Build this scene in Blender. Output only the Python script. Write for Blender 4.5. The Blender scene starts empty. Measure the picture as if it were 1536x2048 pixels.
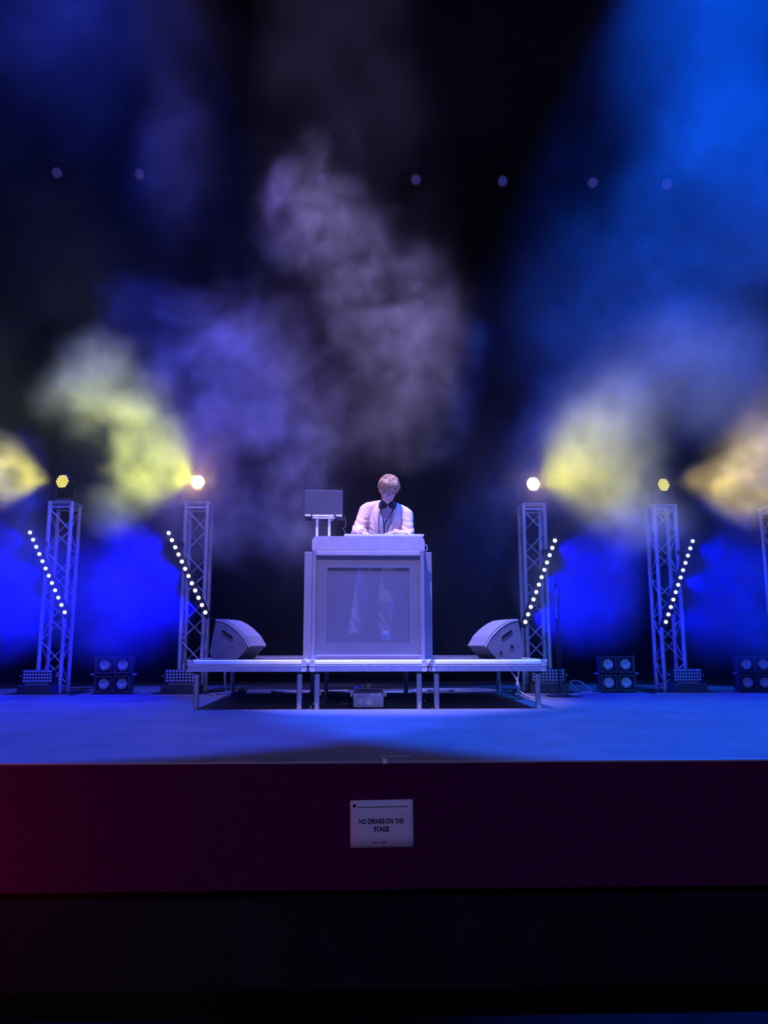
import bpy, bmesh, math, random
from mathutils import Vector, Matrix, Euler
random.seed(7)
sc = bpy.context.scene
COL = sc.collection
PI = math.pi

# ------------------------------------------------------------------ camera
cam_d = bpy.data.cameras.new('camera')
cam = bpy.data.objects.new('camera', cam_d)
COL.objects.link(cam)
PITCH, YAW, ROLL = 0.1674, 0.0319, -0.0007
fw = Vector((math.sin(YAW) * math.cos(PITCH), math.cos(YAW) * math.cos(PITCH), math.sin(PITCH)))
rt = Vector((math.cos(YAW), -math.sin(YAW), 0))
up = rt.cross(fw)
rt2 = math.cos(ROLL) * rt + math.sin(ROLL) * up
up2 = math.cos(ROLL) * up - math.sin(ROLL) * rt
CAM_P = Vector((-0.0763, 0, 0.547))
cam.matrix_world = Matrix(((rt2.x, up2.x, -fw.x, CAM_P.x), (rt2.y, up2.y, -fw.y, CAM_P.y), (rt2.z, up2.z, -fw.z, CAM_P.z), (0, 0, 0, 1)))
cam_d.sensor_fit = 'VERTICAL'
cam_d.sensor_height = 24
cam_d.lens = 1537 / 2048 * 24
cam_d.clip_end = 200
sc.camera = cam

# ------------------------------------------------------------------ view, world, cycles
sc.view_settings.view_transform = 'Standard'
sc.view_settings.look = 'None'
sc.view_settings.exposure = 0.0
sc.view_settings.gamma = 1.0
sc.view_settings.use_curve_mapping = False
w = bpy.data.worlds.new('dark_hall')
sc.world = w
w.use_nodes = True
w.node_tree.nodes['Background'].inputs[0].default_value = (0.2, 0.2, 0.5, 1)
w.node_tree.nodes['Background'].inputs[1].default_value = 0.0
cy = sc.cycles
cy.volume_bounces = 0
cy.max_bounces = 3
cy.diffuse_bounces = 1
cy.glossy_bounces = 2
cy.transparent_max_bounces = 8
cy.use_denoising = True
cy.denoising_input_passes = 'RGB_ALBEDO'
cy.sample_clamp_indirect = 4
cy.use_adaptive_sampling = True
cy.adaptive_threshold = 0.03
cy.volume_step_rate = 4.5
cy.volume_max_steps = 256

# ------------------------------------------------------------------ overhead and front of house lamps, plus added fills
def spot(name, loc, to, colr, power, half, blend=0.4, radius=0.05, parent=None, local=False):
    d = bpy.data.lights.new(name, 'SPOT')
    d.color = colr
    d.energy = power
    d.spot_size = 2 * math.radians(half)
    d.spot_blend = blend
    d.shadow_soft_size = radius
    o = bpy.data.objects.new(name, d)
    COL.objects.link(o)
    if parent is not None:
        o.parent = parent
    o.location = loc
    o.rotation_euler = (Vector(to) - Vector(loc)).to_track_quat('-Z', 'Y').to_euler()
    return o

spot('overhead_lavender_spot', (-0.9, 4.6, 11.6), (0.12, 7.15, 1.5), (0.44, 0.37, 1.0), 15500, 8.6, 0.7)
spot('overhead_violet_spot', (-3.4, 5.6, 11.0), (-2.5, 6.7, 0), (0.035, 0.07, 1.0), 11500, 17.4, 0.22)
spot('overhead_azure_spot', (4.3, 5.6, 11.0), (2.9, 6.5, 0), (0.0, 0.090, 1.0), 18500, 18.5, 0.25)
spot('front_lavender_spot', (-1.2, -5.0, 6.5), (-0.1, 6.6, 1.0), (0.26, 0.24, 1.0), 560, 10, 0.8, 0.2)
spot('added_rig_fill', (0.0, -5.5, 3.0), (0.0, 10.0, 7.0), (0.28, 0.22, 1.0), 1000, 28, 0.8, 0.2)  # unseen fill, added to lift the hanging cans and the dark haze
spot('added_lilac_fill', (-2.6, 5.2, 11.2), (-1.0, 8.2, 2.0), (0.30, 0.24, 1.0), 5200, 8.5, 0.8)  # extra spot, added to bring lavender into the violet smoke left of centre
spot('front_azure_spot', (5.0, -3.0, 6.0), (2.2, 8.2, 0.2), (0.02, 0.30, 1.0), 1250, 6.8, 0.9, 0.2)
spot('added_fascia_fill', (0.3, -2.6, 3.0), (0.0, 3.7, -0.3), (0.30, 0.30, 1.0), 430, 38, 0.9, 0.3)  # added fill with no real source, brightens the stage front and paper sign
spot('red_wall_lamp', (-2.75, 2.95, -0.5), (-2.2, 3.7, -0.4), (1.0, 0.0, 0.03), 26, 62, 1.0, 0.1)

# ------------------------------------------------------------------ materials
def mat(name, colr, rough=0.6, metal=0.0, spec=0.5, noise=None, bump=None, emit=None, estr=0.0):
    m = bpy.data.materials.new(name)
    m.use_nodes = True
    nt = m.node_tree
    b = nt.nodes['Principled BSDF']
    b.inputs['Base Color'].default_value = (*colr, 1)
    b.inputs['Roughness'].default_value = rough
    b.inputs['Metallic'].default_value = metal
    b.inputs['Specular IOR Level'].default_value = spec
    tc = nt.nodes.new('ShaderNodeTexCoord')
    if noise:
        scale, lo, hi = noise
        n = nt.nodes.new('ShaderNodeTexNoise')
        n.inputs['Scale'].default_value = scale
        n.inputs['Detail'].default_value = 5
        nt.links.new(tc.outputs['Object'], n.inputs['Vector'])
        r = nt.nodes.new('ShaderNodeMapRange')
        r.inputs['From Min'].default_value = 0.3
        r.inputs['From Max'].default_value = 0.7
        r.inputs['To Min'].default_value = lo
        r.inputs['To Max'].default_value = hi
        nt.links.new(n.outputs['Fac'], r.inputs['Value'])
        x = nt.nodes.new('ShaderNodeVectorMath')
        x.operation = 'SCALE'
        x.inputs[0].default_value = colr
        nt.links.new(r.outputs['Result'], x.inputs['Scale'])
        nt.links.new(x.outputs['Vector'], b.inputs['Base Color'])
    if bump:
        n2 = nt.nodes.new('ShaderNodeTexNoise')
        n2.inputs['Scale'].default_value = bump[0]
        n2.inputs['Detail'].default_value = 4
        nt.links.new(tc.outputs['Object'], n2.inputs['Vector'])
        bp = nt.nodes.new('ShaderNodeBump')
        bp.inputs['Strength'].default_value = bump[1]
        bp.inputs['Distance'].default_value = 0.01
        nt.links.new(n2.outputs['Fac'], bp.inputs['Height'])
        nt.links.new(bp.outputs['Normal'], b.inputs['Normal'])
    if emit:
        b.inputs['Emission Color'].default_value = (*emit, 1)
        b.inputs['Emission Strength'].default_value = estr
    return m

M = {}
M['stage'] = mat('stage_vinyl', (0.18, 0.18, 0.185), 0.6, spec=0.3, noise=(2.2, 0.82, 1.15), bump=(14, 0.15))
M['fascia'] = mat('red_carpet_fascia', (0.085, 0.001, 0.05), 0.95, spec=0.1, noise=(60, 0.75, 1.2), bump=(220, 0.4))
M['black_floor'] = mat('black_hall_floor', (0.005, 0.005, 0.007), 0.9, spec=0.1, noise=(5, 0.8, 1.2))
M['curtain'] = mat('black_velour', (0.0022, 0.002, 0.003), 1.0, spec=0.0, noise=(3, 0.7, 1.3))
M['wall'] = mat('black_wall', (0.015, 0.015, 0.017), 0.95, spec=0.1, noise=(4, 0.8, 1.2))
M['alu'] = mat('aluminium', (0.95, 0.95, 0.96), 0.33, metal=0.12, noise=(9, 0.9, 1.08))
M['alu_tube'] = mat('truss_aluminium', (0.60, 0.60, 0.63), 0.45, metal=0.4, noise=(12, 0.85, 1.1))
M['deck'] = mat('deck_ply', (0.10, 0.09, 0.085), 0.55, spec=0.4, noise=(6, 0.7, 1.3))
M['booth'] = mat('booth_grey_panel', (0.34, 0.32, 0.36), 0.6, spec=0.35, noise=(5, 0.9, 1.08))
M['booth_front'] = mat('booth_front_panel', (0.235, 0.225, 0.255), 0.6, spec=0.3, noise=(5, 0.9, 1.08))
M['booth_pale'] = mat('booth_pale_top', (0.62, 0.58, 0.64), 0.55, spec=0.4, noise=(7, 0.9, 1.08))
M['dark'] = mat('black_metal', (0.018, 0.018, 0.02), 0.5, spec=0.4, noise=(9, 0.8, 1.2))
M['pipe'] = mat('black_pipe', (0.004, 0.004, 0.005), 0.8, spec=0.1, noise=(9, 0.8, 1.2))
M['darkgrey'] = mat('dark_grey_metal', (0.06, 0.06, 0.065), 0.5, spec=0.4, noise=(9, 0.8, 1.2))
M['wedge'] = mat('speaker_paint', (0.22, 0.21, 0.24), 0.55, spec=0.3, noise=(14, 0.85, 1.12), bump=(120, 0.3))
M['grille'] = mat('speaker_grille', (0.26, 0.25, 0.29), 0.6, spec=0.3, noise=(160, 0.6, 1.3))
M['steel'] = mat('zinc_steel', (0.7, 0.7, 0.72), 0.4, metal=0.5, noise=(20, 0.9, 1.1))
M['white_plastic'] = mat('white_plastic', (0.8, 0.78, 0.8), 0.4)
M['paper'] = mat('paper', (0.75, 0.73, 0.76), 0.9, spec=0.1, noise=(30, 0.93, 1.05))
M['ink'] = mat('ink', (0.02, 0.02, 0.025), 0.9, spec=0.1)
M['cream'] = mat('cream_blazer', (0.85, 0.62, 0.48), 0.9, spec=0.15, noise=(18, 0.9, 1.08), bump=(60, 0.3))
M['shirt'] = mat('pale_shirt', (0.52, 0.50, 0.58), 0.9, spec=0.15, noise=(55, 0.6, 1.3))
M['trouser'] = mat('pale_trouser', (0.55, 0.5, 0.55), 0.9, spec=0.15, noise=(20, 0.9, 1.1))
M['skin'] = mat('skin', (0.60, 0.40, 0.34), 0.6, noise=(25, 0.93, 1.06))
M['lip'] = mat('lip', (0.45, 0.22, 0.2), 0.6)
M['hair'] = mat('blond_hair', (0.52, 0.33, 0.17), 0.5, noise=(55, 0.35, 1.5))
M['black_plastic'] = mat('black_plastic', (0.012, 0.012, 0.014), 0.5, noise=(20, 0.9, 1.1))
M['rubber'] = mat('black_cable', (0.02, 0.02, 0.022), 0.6)
M['grey_cable'] = mat('grey_cable', (0.35, 0.35, 0.37), 0.6)
M['blue_plastic'] = mat('blue_connector', (0.02, 0.06, 0.7), 0.5)
M['fog_case'] = mat('fog_case', (0.42, 0.42, 0.46), 0.55, noise=(30, 0.9, 1.1))
M['reflector'] = mat('pale_lamp_glass', (0.55, 0.55, 0.6), 0.35, spec=0.6, noise=(30, 0.7, 1.2))
M['lens_grey'] = mat('frosted_lens', (0.48, 0.5, 0.55), 0.4, spec=0.6, noise=(60, 0.8, 1.15))
M['wood'] = mat('wood_batten', (0.25, 0.13, 0.06), 0.7, noise=(12, 0.8, 1.2))
M['laptop'] = mat('laptop_shell', (0.10, 0.10, 0.12), 0.45, metal=0.2, noise=(8, 0.95, 1.05))
M['yellow_lit'] = mat('yellow_led_lens_hot', (0.8, 0.7, 0.3), 0.4, emit=(1.0, 0.58, 0.10), estr=80)
M['yellow_dim'] = mat('yellow_led_lens', (0.25, 0.2, 0.03), 0.5, spec=0.2, emit=(1.0, 0.90, 0.16), estr=0.8)
M['blue_lit'] = mat('blue_led_lens', (0.6, 0.6, 0.9), 0.4, emit=(0.60, 0.66, 1.0), estr=2.6)
M['blue_hot'] = mat('blue_led_lens_hot', (0.6, 0.6, 0.9), 0.4, emit=(0.75, 0.80, 1.0), estr=5.0)

def scrim_mat():
    m = bpy.data.materials.new('smoked_scrim')
    m.use_nodes = True
    nt = m.node_tree
    b = nt.nodes['Principled BSDF']
    b.inputs['Base Color'].default_value = (0.25, 0.24, 0.29, 1)
    b.inputs['Roughness'].default_value = 0.5
    n = nt.nodes.new('ShaderNodeTexNoise')
    n.inputs['Scale'].default_value = 4
    r = nt.nodes.new('ShaderNodeMapRange')
    r.inputs['To Min'].default_value = 0.30
    r.inputs['To Max'].default_value = 0.42
    t = nt.nodes.new('ShaderNodeBsdfTransparent')
    mx = nt.nodes.new('ShaderNodeMixShader')
    nt.links.new(n.outputs['Fac'], r.inputs['Value'])
    nt.links.new(r.outputs['Result'], mx.inputs['Fac'])
    nt.links.new(b.outputs[0], mx.inputs[1])
    nt.links.new(t.outputs[0], mx.inputs[2])
    nt.links.new(mx.outputs[0], nt.nodes['Material Output'].inputs['Surface'])
    return m
M['scrim'] = scrim_mat()

# ------------------------------------------------------------------ mesh helpers
def V(*a):
    return Vector(a)

class MB:
    def __init__(s):
        s.bm = bmesh.new()
    def box(s, c, size, rot=None, bevel=0.0):
        g = bmesh.ops.create_cube(s.bm, size=1)
        m = Matrix.Translation(c) @ (rot.to_4x4() if rot is not None else Matrix()) @ Matrix.Diagonal((*size, 1))
        bmesh.ops.transform(s.bm, matrix=m, verts=g['verts'])
        if bevel:
            es = list({e for v in g['verts'] for e in v.link_edges})
            bmesh.ops.bevel(s.bm, geom=es, offset=bevel, segments=2, affect='EDGES', profile=0.5)
        return s
    def tube(s, pts, r, n=10, cap=True):
        pts = [Vector(p) for p in pts]
        rs = r if isinstance(r, (list, tuple)) else [r] * len(pts)
        rings = []
        ref = None
        for i, p in enumerate(pts):
            a = pts[max(i - 1, 0)]
            b = pts[min(i + 1, len(pts) - 1)]
            t = (b - a).normalized()
            if ref is None:
                ref = Vector((0, 0, 1)) if abs(t.z) < 0.9 else Vector((1, 0, 0))
            u = (ref - t * ref.dot(t)).normalized()
            ref = u
            v = t.cross(u)
            rr = rs[i]
            if not isinstance(rr, (list, tuple)):
                rr = (rr, rr)
            rings.append([s.bm.verts.new(p + u * rr[0] * math.cos(2 * PI * k / n) + v * rr[1] * math.sin(2 * PI * k / n)) for k in range(n)])
        for A, B in zip(rings, rings[1:]):
            for k in range(n):
                s.bm.faces.new((A[k], A[(k + 1) % n], B[(k + 1) % n], B[k]))
        if cap:
            s.bm.faces.new(list(reversed(rings[0])))
            s.bm.faces.new(rings[-1])
        return s
    def loft(s, rings, cap=True, closed=True):
        vs = [[s.bm.verts.new(p) for p in r] for r in rings]
        n = len(vs[0])
        for A, B in zip(vs, vs[1:]):
            for k in range(n if closed else n - 1):
                s.bm.faces.new((A[k], A[(k + 1) % n], B[(k + 1) % n], B[k]))
        if cap:
            s.bm.faces.new(list(reversed(vs[0])))
            s.bm.faces.new(vs[-1])
        return s
    def ball(s, c, r, rot=None, seg=14):
        g = bmesh.ops.create_uvsphere(s.bm, u_segments=seg, v_segments=max(8, seg * 2 // 3), radius=1)
        r = r if isinstance(r, (list, tuple)) else (r, r, r)
        m = Matrix.Translation(c) @ (rot.to_4x4() if rot is not None else Matrix()) @ Matrix.Diagonal((*r, 1))
        bmesh.ops.transform(s.bm, matrix=m, verts=g['verts'])
        return s
    def prism(s, poly, d0, d1, axis='y'):
        """poly of (a, b) extruded along an axis from d0 to d1"""
        def P(a, b, d):
            return {'y': (a, d, b), 'z': (a, b, d), 'x': (d, a, b)}[axis]
        A = [s.bm.verts.new(P(a, b, d0)) for a, b in poly]
        B = [s.bm.verts.new(P(a, b, d1)) for a, b in poly]
        n = len(A)
        s.bm.faces.new(A)
        s.bm.faces.new(list(reversed(B)))
        for k in range(n):
            s.bm.faces.new((A[k], B[k], B[(k + 1) % n], A[(k + 1) % n]))
        return s
    def disc(s, c, r, axis, h, n=20):
        a = Vector(axis).normalized()
        return s.tube([Vector(c), Vector(c) + a * h], r, n)
    def build(s, name, m, parent=None, smooth=False, rot=None, loc=None):
        bmesh.ops.recalc_face_normals(s.bm, faces=s.bm.faces)
        me = bpy.data.meshes.new(name)
        s.bm.to_mesh(me)
        s.bm.free()
        if smooth:
            for p in me.polygons:
                p.use_smooth = True
            if smooth != 'all':
                me.set_sharp_from_angle(angle=math.radians(38))
        me.materials.append(m)
        o = bpy.data.objects.new(name, me)
        COL.objects.link(o)
        if parent is not None:
            o.parent = parent
        if loc is not None:
            o.location = loc
        if rot is not None:
            o.rotation_euler = rot
        return o

def share(src, parent, loc=None, rot=None):
    o = src.copy()
    COL.objects.link(o)
    o.parent = parent
    if loc is not None:
        o.location = loc
    if rot is not None:
        o.rotation_euler = rot
    return o

def tag(o, label, cat, group=None, kind=None):
    o['label'] = label
    o['category'] = cat
    if group:
        o['group'] = group
    if kind:
        o['kind'] = kind
    return o

def thing(name, loc, label, cat, group=None, rot=(0, 0, 0)):
    o = bpy.data.objects.new(name, None)
    o.empty_display_size = 0.1
    COL.objects.link(o)
    o.location = loc
    o.rotation_euler = rot
    return tag(o, label, cat, group)

def copy_tree(src, loc, label, rot=None, name=None):
    r = src.copy()
    COL.objects.link(r)
    r.location = loc
    if rot is not None:
        r.rotation_euler = rot
    r['label'] = label
    for ch in [c for c in src.children if c.type != 'LIGHT']:
        c = ch.copy()
        COL.objects.link(c)
        c.parent = r
        for g in ch.children:
            d = g.copy()
            COL.objects.link(d)
            d.parent = c
    return r

def text(name, body, size, m, parent, loc, rot=(PI / 2, 0, 0), align='CENTER', extrude=0.0006, bold=0.0, narrow=1.0):
    c = bpy.data.curves.new(name, 'FONT')
    c.body = body
    c.size = size
    c.align_x = align
    c.align_y = 'CENTER'
    c.extrude = extrude
    c.offset = bold
    c.resolution_u = 3
    t = bpy.data.objects.new(name, c)
    dg = bpy.context.evaluated_depsgraph_get()
    COL.objects.link(t)
    bpy.context.view_layer.update()
    me = bpy.data.meshes.new_from_object(t.evaluated_get(bpy.context.evaluated_depsgraph_get()))
    bpy.data.objects.remove(t)
    bpy.data.curves.remove(c)
    me.materials.clear()
    me.materials.append(m)
    o = bpy.data.objects.new(name, me)
    COL.objects.link(o)
    o.parent = parent
    o.location = loc
    o.rotation_euler = rot
    o.scale = (narrow, 1, 1)
    return o

def fuse(mb, voxel, smooth_n=6):
    """melt the overlapping shapes of a mesh builder into one continuous skin"""
    me = bpy.data.meshes.new('tmp')
    bmesh.ops.recalc_face_normals(mb.bm, faces=mb.bm.faces)
    mb.bm.to_mesh(me)
    mb.bm.free()
    o = bpy.data.objects.new('tmp', me)
    COL.objects.link(o)
    md = o.modifiers.new('r', 'REMESH')
    md.mode = 'VOXEL'
    md.voxel_size = voxel
    if smooth_n:
        s2 = o.modifiers.new('s', 'SMOOTH')
        s2.factor = 0.5
        s2.iterations = smooth_n
    bpy.context.view_layer.update()
    me2 = bpy.data.meshes.new_from_object(o.evaluated_get(bpy.context.evaluated_depsgraph_get()))
    bpy.data.objects.remove(o)
    bpy.data.meshes.remove(me)
    out = MB()
    out.bm.from_mesh(me2)
    bpy.data.meshes.remove(me2)
    return out

def structure(o):
    o['kind'] = 'structure'
    return o

# ------------------------------------------------------------------ setting
EDGE_Y = 3.693
BACK_Y = 11.0
structure(MB().box((0, (EDGE_Y + 0.01 + 11.6) / 2, -0.04), (16.4, 11.59 - EDGE_Y, 0.08)).build('floor', M['stage']))
structure(MB().box((0, EDGE_Y + 0.02, -0.2775), (16.4, 0.05, 0.545)).build('wall_front', M['fascia']))
structure(MB().box((0, EDGE_Y + 0.15, -0.78), (16.4, 0.1, 0.46)).build('wall_lower', M['wall']))
structure(MB().box((0, EDGE_Y + 0.004, -0.001), (16.4, 0.018, 0.008)).build('trim_1', M['grey_cable']))
fl2 = structure(MB().box((0, -2.2, -1.04), (16.4, 12.2, 0.08)).build('floor_hall', M['black_floor']))
structure(MB().box((0, 1.65, 12.6), (16.4, 20, 0.1)).build('ceiling', M['wall']))
structure(MB().box((-8.2, 1.65, 5.75), (0.1, 20, 13.7)).build('wall_left', M['wall']))
structure(MB().box((8.2, 1.65, 5.75), (0.1, 20, 13.7)).build('wall_right', M['wall']))
structure(MB().box((0, -8.3, 5.75), (16.4, 0.1, 13.7)).build('wall_rear', M['wall']))
structure(MB().box((0, 11.62, 6.2), (16.4, 0.06, 12.6)).build('wall_back', M['wall']))

def drape(name, x0, x1, y, h, label, n_per_m=5):
    n = int((x1 - x0) * n_per_m * 4)
    lo, hi = [], []
    for i in range(n + 1):
        x = x0 + (x1 - x0) * i / n
        a = 0.06 * math.sin(i / 4 * 2 * PI) + 0.02 * math.sin(i * 0.37)
        lo.append(V(x, y + a, 0.004))
        hi.append(V(x, y + a * 0.8, h))
    mb = MB().loft([lo, hi], cap=False, closed=False)
    o = mb.build(name, M['curtain'], smooth='all')
    s = o.modifiers.new('thick', 'SOLIDIFY')
    s.thickness = 0.008
    return tag(o, label, 'curtain')
drape('stage_curtain', -7.9, 0.0, BACK_Y, 12.3, 'left half of the black pleated curtain hanging behind the stage')
drape('stage_curtain', 0.02, 7.9, BACK_Y + 0.02, 12.3, 'right half of the black pleated curtain hanging behind the stage')

# ------------------------------------------------------------------ stage risers
RY0, RH = 6.478, 0.401
def make_riser():
    t = thing('stage_riser', (0, 0, 0), '', 'riser', 'stage risers in a row')
    wd, dp = 0.985, 1.99
    prof = [(0.018, 0.0), (0.011, -0.003), (0.005, -0.012), (0.001, -0.028), (0.0, -0.035), (0.010, -0.038), (0.010, -0.044), (-0.002, -0.047), (-0.002, -0.052), (0.003, -0.068), (0.012, -0.096), (0.05, -0.096), (0.05, 0.0)]
    # front, back, left and right rails with a grooved section
    def rail(a, b):
        a, b = Vector(a), Vector(b)
        d = (b - a).normalized()
        inn = Vector((-d.y, d.x, 0))
        mb = MB()
        rings = [[p + inn * x + Vector((0, 0, z)) for x, z in prof] for p in (a, b)]
        return mb.loft(rings)
    x0, x1 = -wd / 2, wd / 2
    for a, b in (((x0, 0, RH), (x1, 0, RH)), ((x1, 0, RH), (x1, dp, RH)), ((x1, dp, RH), (x0, dp, RH)), ((x0, dp, RH), (x0, 0, RH))):
        rail(a, b).build('rail', M['alu'], t, smooth=True)
    MB().box((0, dp / 2, RH - 0.012), (wd - 0.09, dp - 0.09, 0.018)).build('deck_panel', M['deck'], t)
    for sx in (-1, 1):
        mb = MB().box((sx * (wd / 2 + 0.001), -0.001, RH - 0.055), (0.012, 0.012, 0.016))
        mb.build('corner_bolt', M['dark'], t)
    leg = None
    for sx in (-1, 1):
        for y in (0.07, dp - 0.07):
            if leg is None:
                mb = MB().tube([(0, 0, 0.0), (0, 0, 0.012), (0, 0, 0.013), (0, 0, RH - 0.12), (0, 0, RH - 0.112)], [0.0245, 0.0255, 0.0235, 0.0235, 0.017], 16)
                leg = mb.build('leg', M['alu_tube'], t, smooth=True, loc=(sx * 0.425, y, 0))
                MB().box((0, 0, RH - 0.098), (0.06, 0.06, 0.03)).build('leg_socket', M['dark'], leg)
            else:
                l2 = share(leg, t, (sx * 0.425, y, 0))
                share(leg.children[0], l2)
    return t
riser = make_riser()
riser.location = (-0.995, RY0, 0)
riser['label'] = 'low aluminium stage riser carrying the left wedge monitor'
copy_tree(riser, (0, RY0, 0), 'middle aluminium stage riser under the booth, with a fog machine below')
copy_tree(riser, (0.995, RY0, 0), 'low aluminium stage riser carrying the right wedge monitor, in azure light')

# ------------------------------------------------------------------ dj booth
BY = 6.60
def booth():
    t = thing('dj_booth', (0, BY, RH), 'tall grey box booth with rounded top ledge and dark see-through front panel', 'booth')
    z0, z1 = 0.0, 0.922
    fr = MB()
    # outer frame of the front
    for sx in (-1, 1):
        MB().box((sx * 0.464, 0.012, (z0 + z1) / 2), (0.034, 0.03, z1), bevel=0.003).build('frame_post', M['booth'], t)
    MB().box((0, 0.012, z1 - 0.018), (0.894, 0.03, 0.036), bevel=0.003).build('frame_rail', M['booth_pale'], t)
    MB().box((0, 0.012, 0.016), (0.894, 0.03, 0.032), bevel=0.003).build('frame_rail', M['booth'], t)
    # front panel with a window
    X, W, Za, Zb, Zc, Zd = 0.446, 0.352, 0.033, 0.14, 0.775, 0.885
    mb = MB()
    mb.box((-(X + W) / 2, 0.012, (Za + Zd) / 2), (X - W, 0.012, Zd - Za))
    mb.box(((X + W) / 2, 0.012, (Za + Zd) / 2), (X - W, 0.012, Zd - Za))
    mb.box((0, 0.012, (Za + Zb) / 2), (2 * W, 0.012, Zb - Za))
    mb.box((0, 0.012, (Zc + Zd) / 2), (2 * W, 0.012, Zd - Zc))
    mb.build('front_panel', M['booth_front'], t)
    MB().box((0, 0.0125, (Zb + Zc) / 2), (2 * W - 0.001, 0.003, Zc - Zb - 0.001)).build('scrim', M['scrim'], t)
    # thin bright beading inside the frame
    for a, b in (((-0.446, Zd), (0.446, Zd)), ((-0.446, Za), (0.446, Za))):
        MB().box((0, 0.004, a[1]), (0.892, 0.012, 0.005)).build('beading', M['alu'], t)
    # sides and side wings
    for sx in (-1, 1):
        MB().box((sx * 0.474, 0.235, z1 / 2), (0.014, 0.41, z1)).build('side_panel', M['booth'], t)
        MB().box((sx * 0.526, 0.16, 0.464), (0.068, 0.018, 0.928), bevel=0.003).build('side_wing', M['booth'], t)
    # table box with rounded upper corners
    r, hw, zb, zt = 0.05, 0.487, z1 + 0.004, 1.049
    poly = [(-hw, zb)]
    for k in range(7):
        a = PI - PI / 2 * k / 6
        poly.append((-hw + r + r * math.cos(a), zt - r + r * math.sin(a)))
    for k in range(7):
        a = PI / 2 - PI / 2 * k / 6
        poly.append((hw - r + r * math.cos(a), zt - r + r * math.sin(a)))
    poly.append((hw, zb))
    MB().prism(poly, 0.0, 0.45).build('table_ledge', M['booth_pale'], t, smooth=True)
    # carrying handle at the right end
    MB().tube([(hw, 0.1, 0.985), (hw + 0.022, 0.1, 0.985), (hw + 0.03, 0.1, 0.972), (hw + 0.03, 0.1, 0.945), (hw + 0.022, 0.1, 0.935), (hw, 0.1, 0.935)], 0.005, 8).build('handle', M['steel'], t, smooth=True)
    return t
booth()
TZ = RH + 1.049          # table level 1.450

# controller
def controller():
    t = thing('dj_controller', (0.137, 6.66, TZ), 'long white mixing controller on the booth ledge in front of the man', 'controller')
    MB().box((0, 0.15, 0.016), (0.70, 0.30, 0.022), bevel=0.004).build('body', M['white_plastic'], t)
    for sx in (-0.2, 0.2):
        MB().tube([(sx, 0.16, 0.027), (sx, 0.16, 0.034), (sx, 0.16, 0.036)], [0.075, 0.075, 0.068], 28).build('jog_wheel', M['darkgrey'], t, smooth=True)
    k0 = None
    for x in (-0.315, -0.29, -0.195, -0.13, 0.0, 0.03, 0.06, 0.09, 0.28, 0.30, 0.32):
        if k0 is None:
            k0 = MB().tube([(0, 0, 0), (0, 0, 0.012), (0, 0, 0.014)], [0.007, 0.006, 0.004], 10).build('knob', M['black_plastic'], t, smooth=True, loc=(x, 0.03, 0.026))
        else:
            share(k0, t, (x, 0.03 + random.uniform(0, .03), 0.026))
    f0 = None
    for x in (-0.33, -0.25, -0.1, 0.12, 0.2):
        if f0 is None:
            f0 = MB().box((0, 0, 0.004), (0.02, 0.012, 0.009)).build('fader', M['black_plastic'], t, loc=(x, 0.0, 0.014))
            f0.location.y = 0.012
            f0.location.z = 0.026
        else:
            share(f0, t, (x, 0.012, 0.026))
    for x in (-0.34, 0.34):
        for y in (0.02, 0.28):
            MB().disc((x, y, 0), 0.01, (0, 0, 1), 0.006, 10).build('foot', M['rubber'], t)
    return t
controller()

def laptop_stand():
    t = thing('laptop_stand', (-0.405, 6.85, TZ), 'silver two-legged laptop stand standing on the booth ledge', 'stand')
    for sx in (-0.055, 0.055):
        MB().box((sx, 0, 0.094), (0.024, 0.024, 0.188), bevel=0.004).build('leg', M['alu'], t)
    MB().box((0, 0.03, 0.003), (0.16, 0.2, 0.006)).build('base', M['alu'], t)
    MB().box((0.005, -0.02, 0.193), (0.20, 0.014, 0.010), bevel=0.002).build('crossbar', M['alu'], t)
    for sx in (-0.06, 0.07):
        MB().box((sx, 0.08, 0.201), (0.02, 0.22, 0.006)).build('arm', M['alu'], t)
        MB().box((sx, -0.028, 0.207), (0.02, 0.006, 0.022)).build('arm_tip', M['alu'], t)
    MB().tube([(-0.012, -0.02, 0.188), (-0.012, -0.02, 0.176)], 0.004, 8).build('screw', M['steel'], t)
    return t
laptop_stand()
def laptop():
    t = thing('laptop', (-0.402, 6.85, TZ + 0.204), 'open laptop on a silver stand, lid back turned to the hall', 'laptop')
    MB().box((0, 0.10, 0.010), (0.345, 0.235, 0.016), bevel=0.004).build('base', M['laptop'], t)
    MB().box((0, 0.102, 0.0186), (0.29, 0.10, 0.002)).build('keyboard', M['black_plastic'], t)
    MB().box((0, -0.012, 0.130), (0.345, 0.008, 0.232), bevel=0.003).build('lid', M['laptop'], t)
    MB().box((0, -0.0065, 0.132), (0.32, 0.003, 0.205)).build('screen', M['black_plastic'], t)
    for a, b in ((-0.165, -0.115), (0.115, 0.165)):
        MB().tube([(a, -0.016, 0.012), (b, -0.016, 0.012)], 0.008, 10).build('hinge', M['alu'], t, smooth=True)
    MB().tube([(-0.10, -0.016, 0.010), (0.09, -0.016, 0.010)], 0.009, 10).build('hinge_bar', M['alu'], t, smooth=True)
    return t
laptop()
lc = MB().tube([(-0.228, 6.88, 1.676), (-0.212, 6.86, 1.655), (-0.203, 6.84, 1.62), (-0.2, 6.82, 1.59), (-0.205, 6.81, 1.56), (-0.225, 6.80, 1.545), (-0.215, 6.79, 1.525), (-0.2, 6.78, 1.50), (-0.206, 6.76, 1.47), (-0.225, 6.75, 1.455), (-0.26, 6.75, 1.4545)], 0.0045, 8).build('laptop_cable', M['rubber'], smooth=True)
tag(lc, 'thin dark cable drooping from the laptop to the booth ledge', 'cable')

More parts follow.
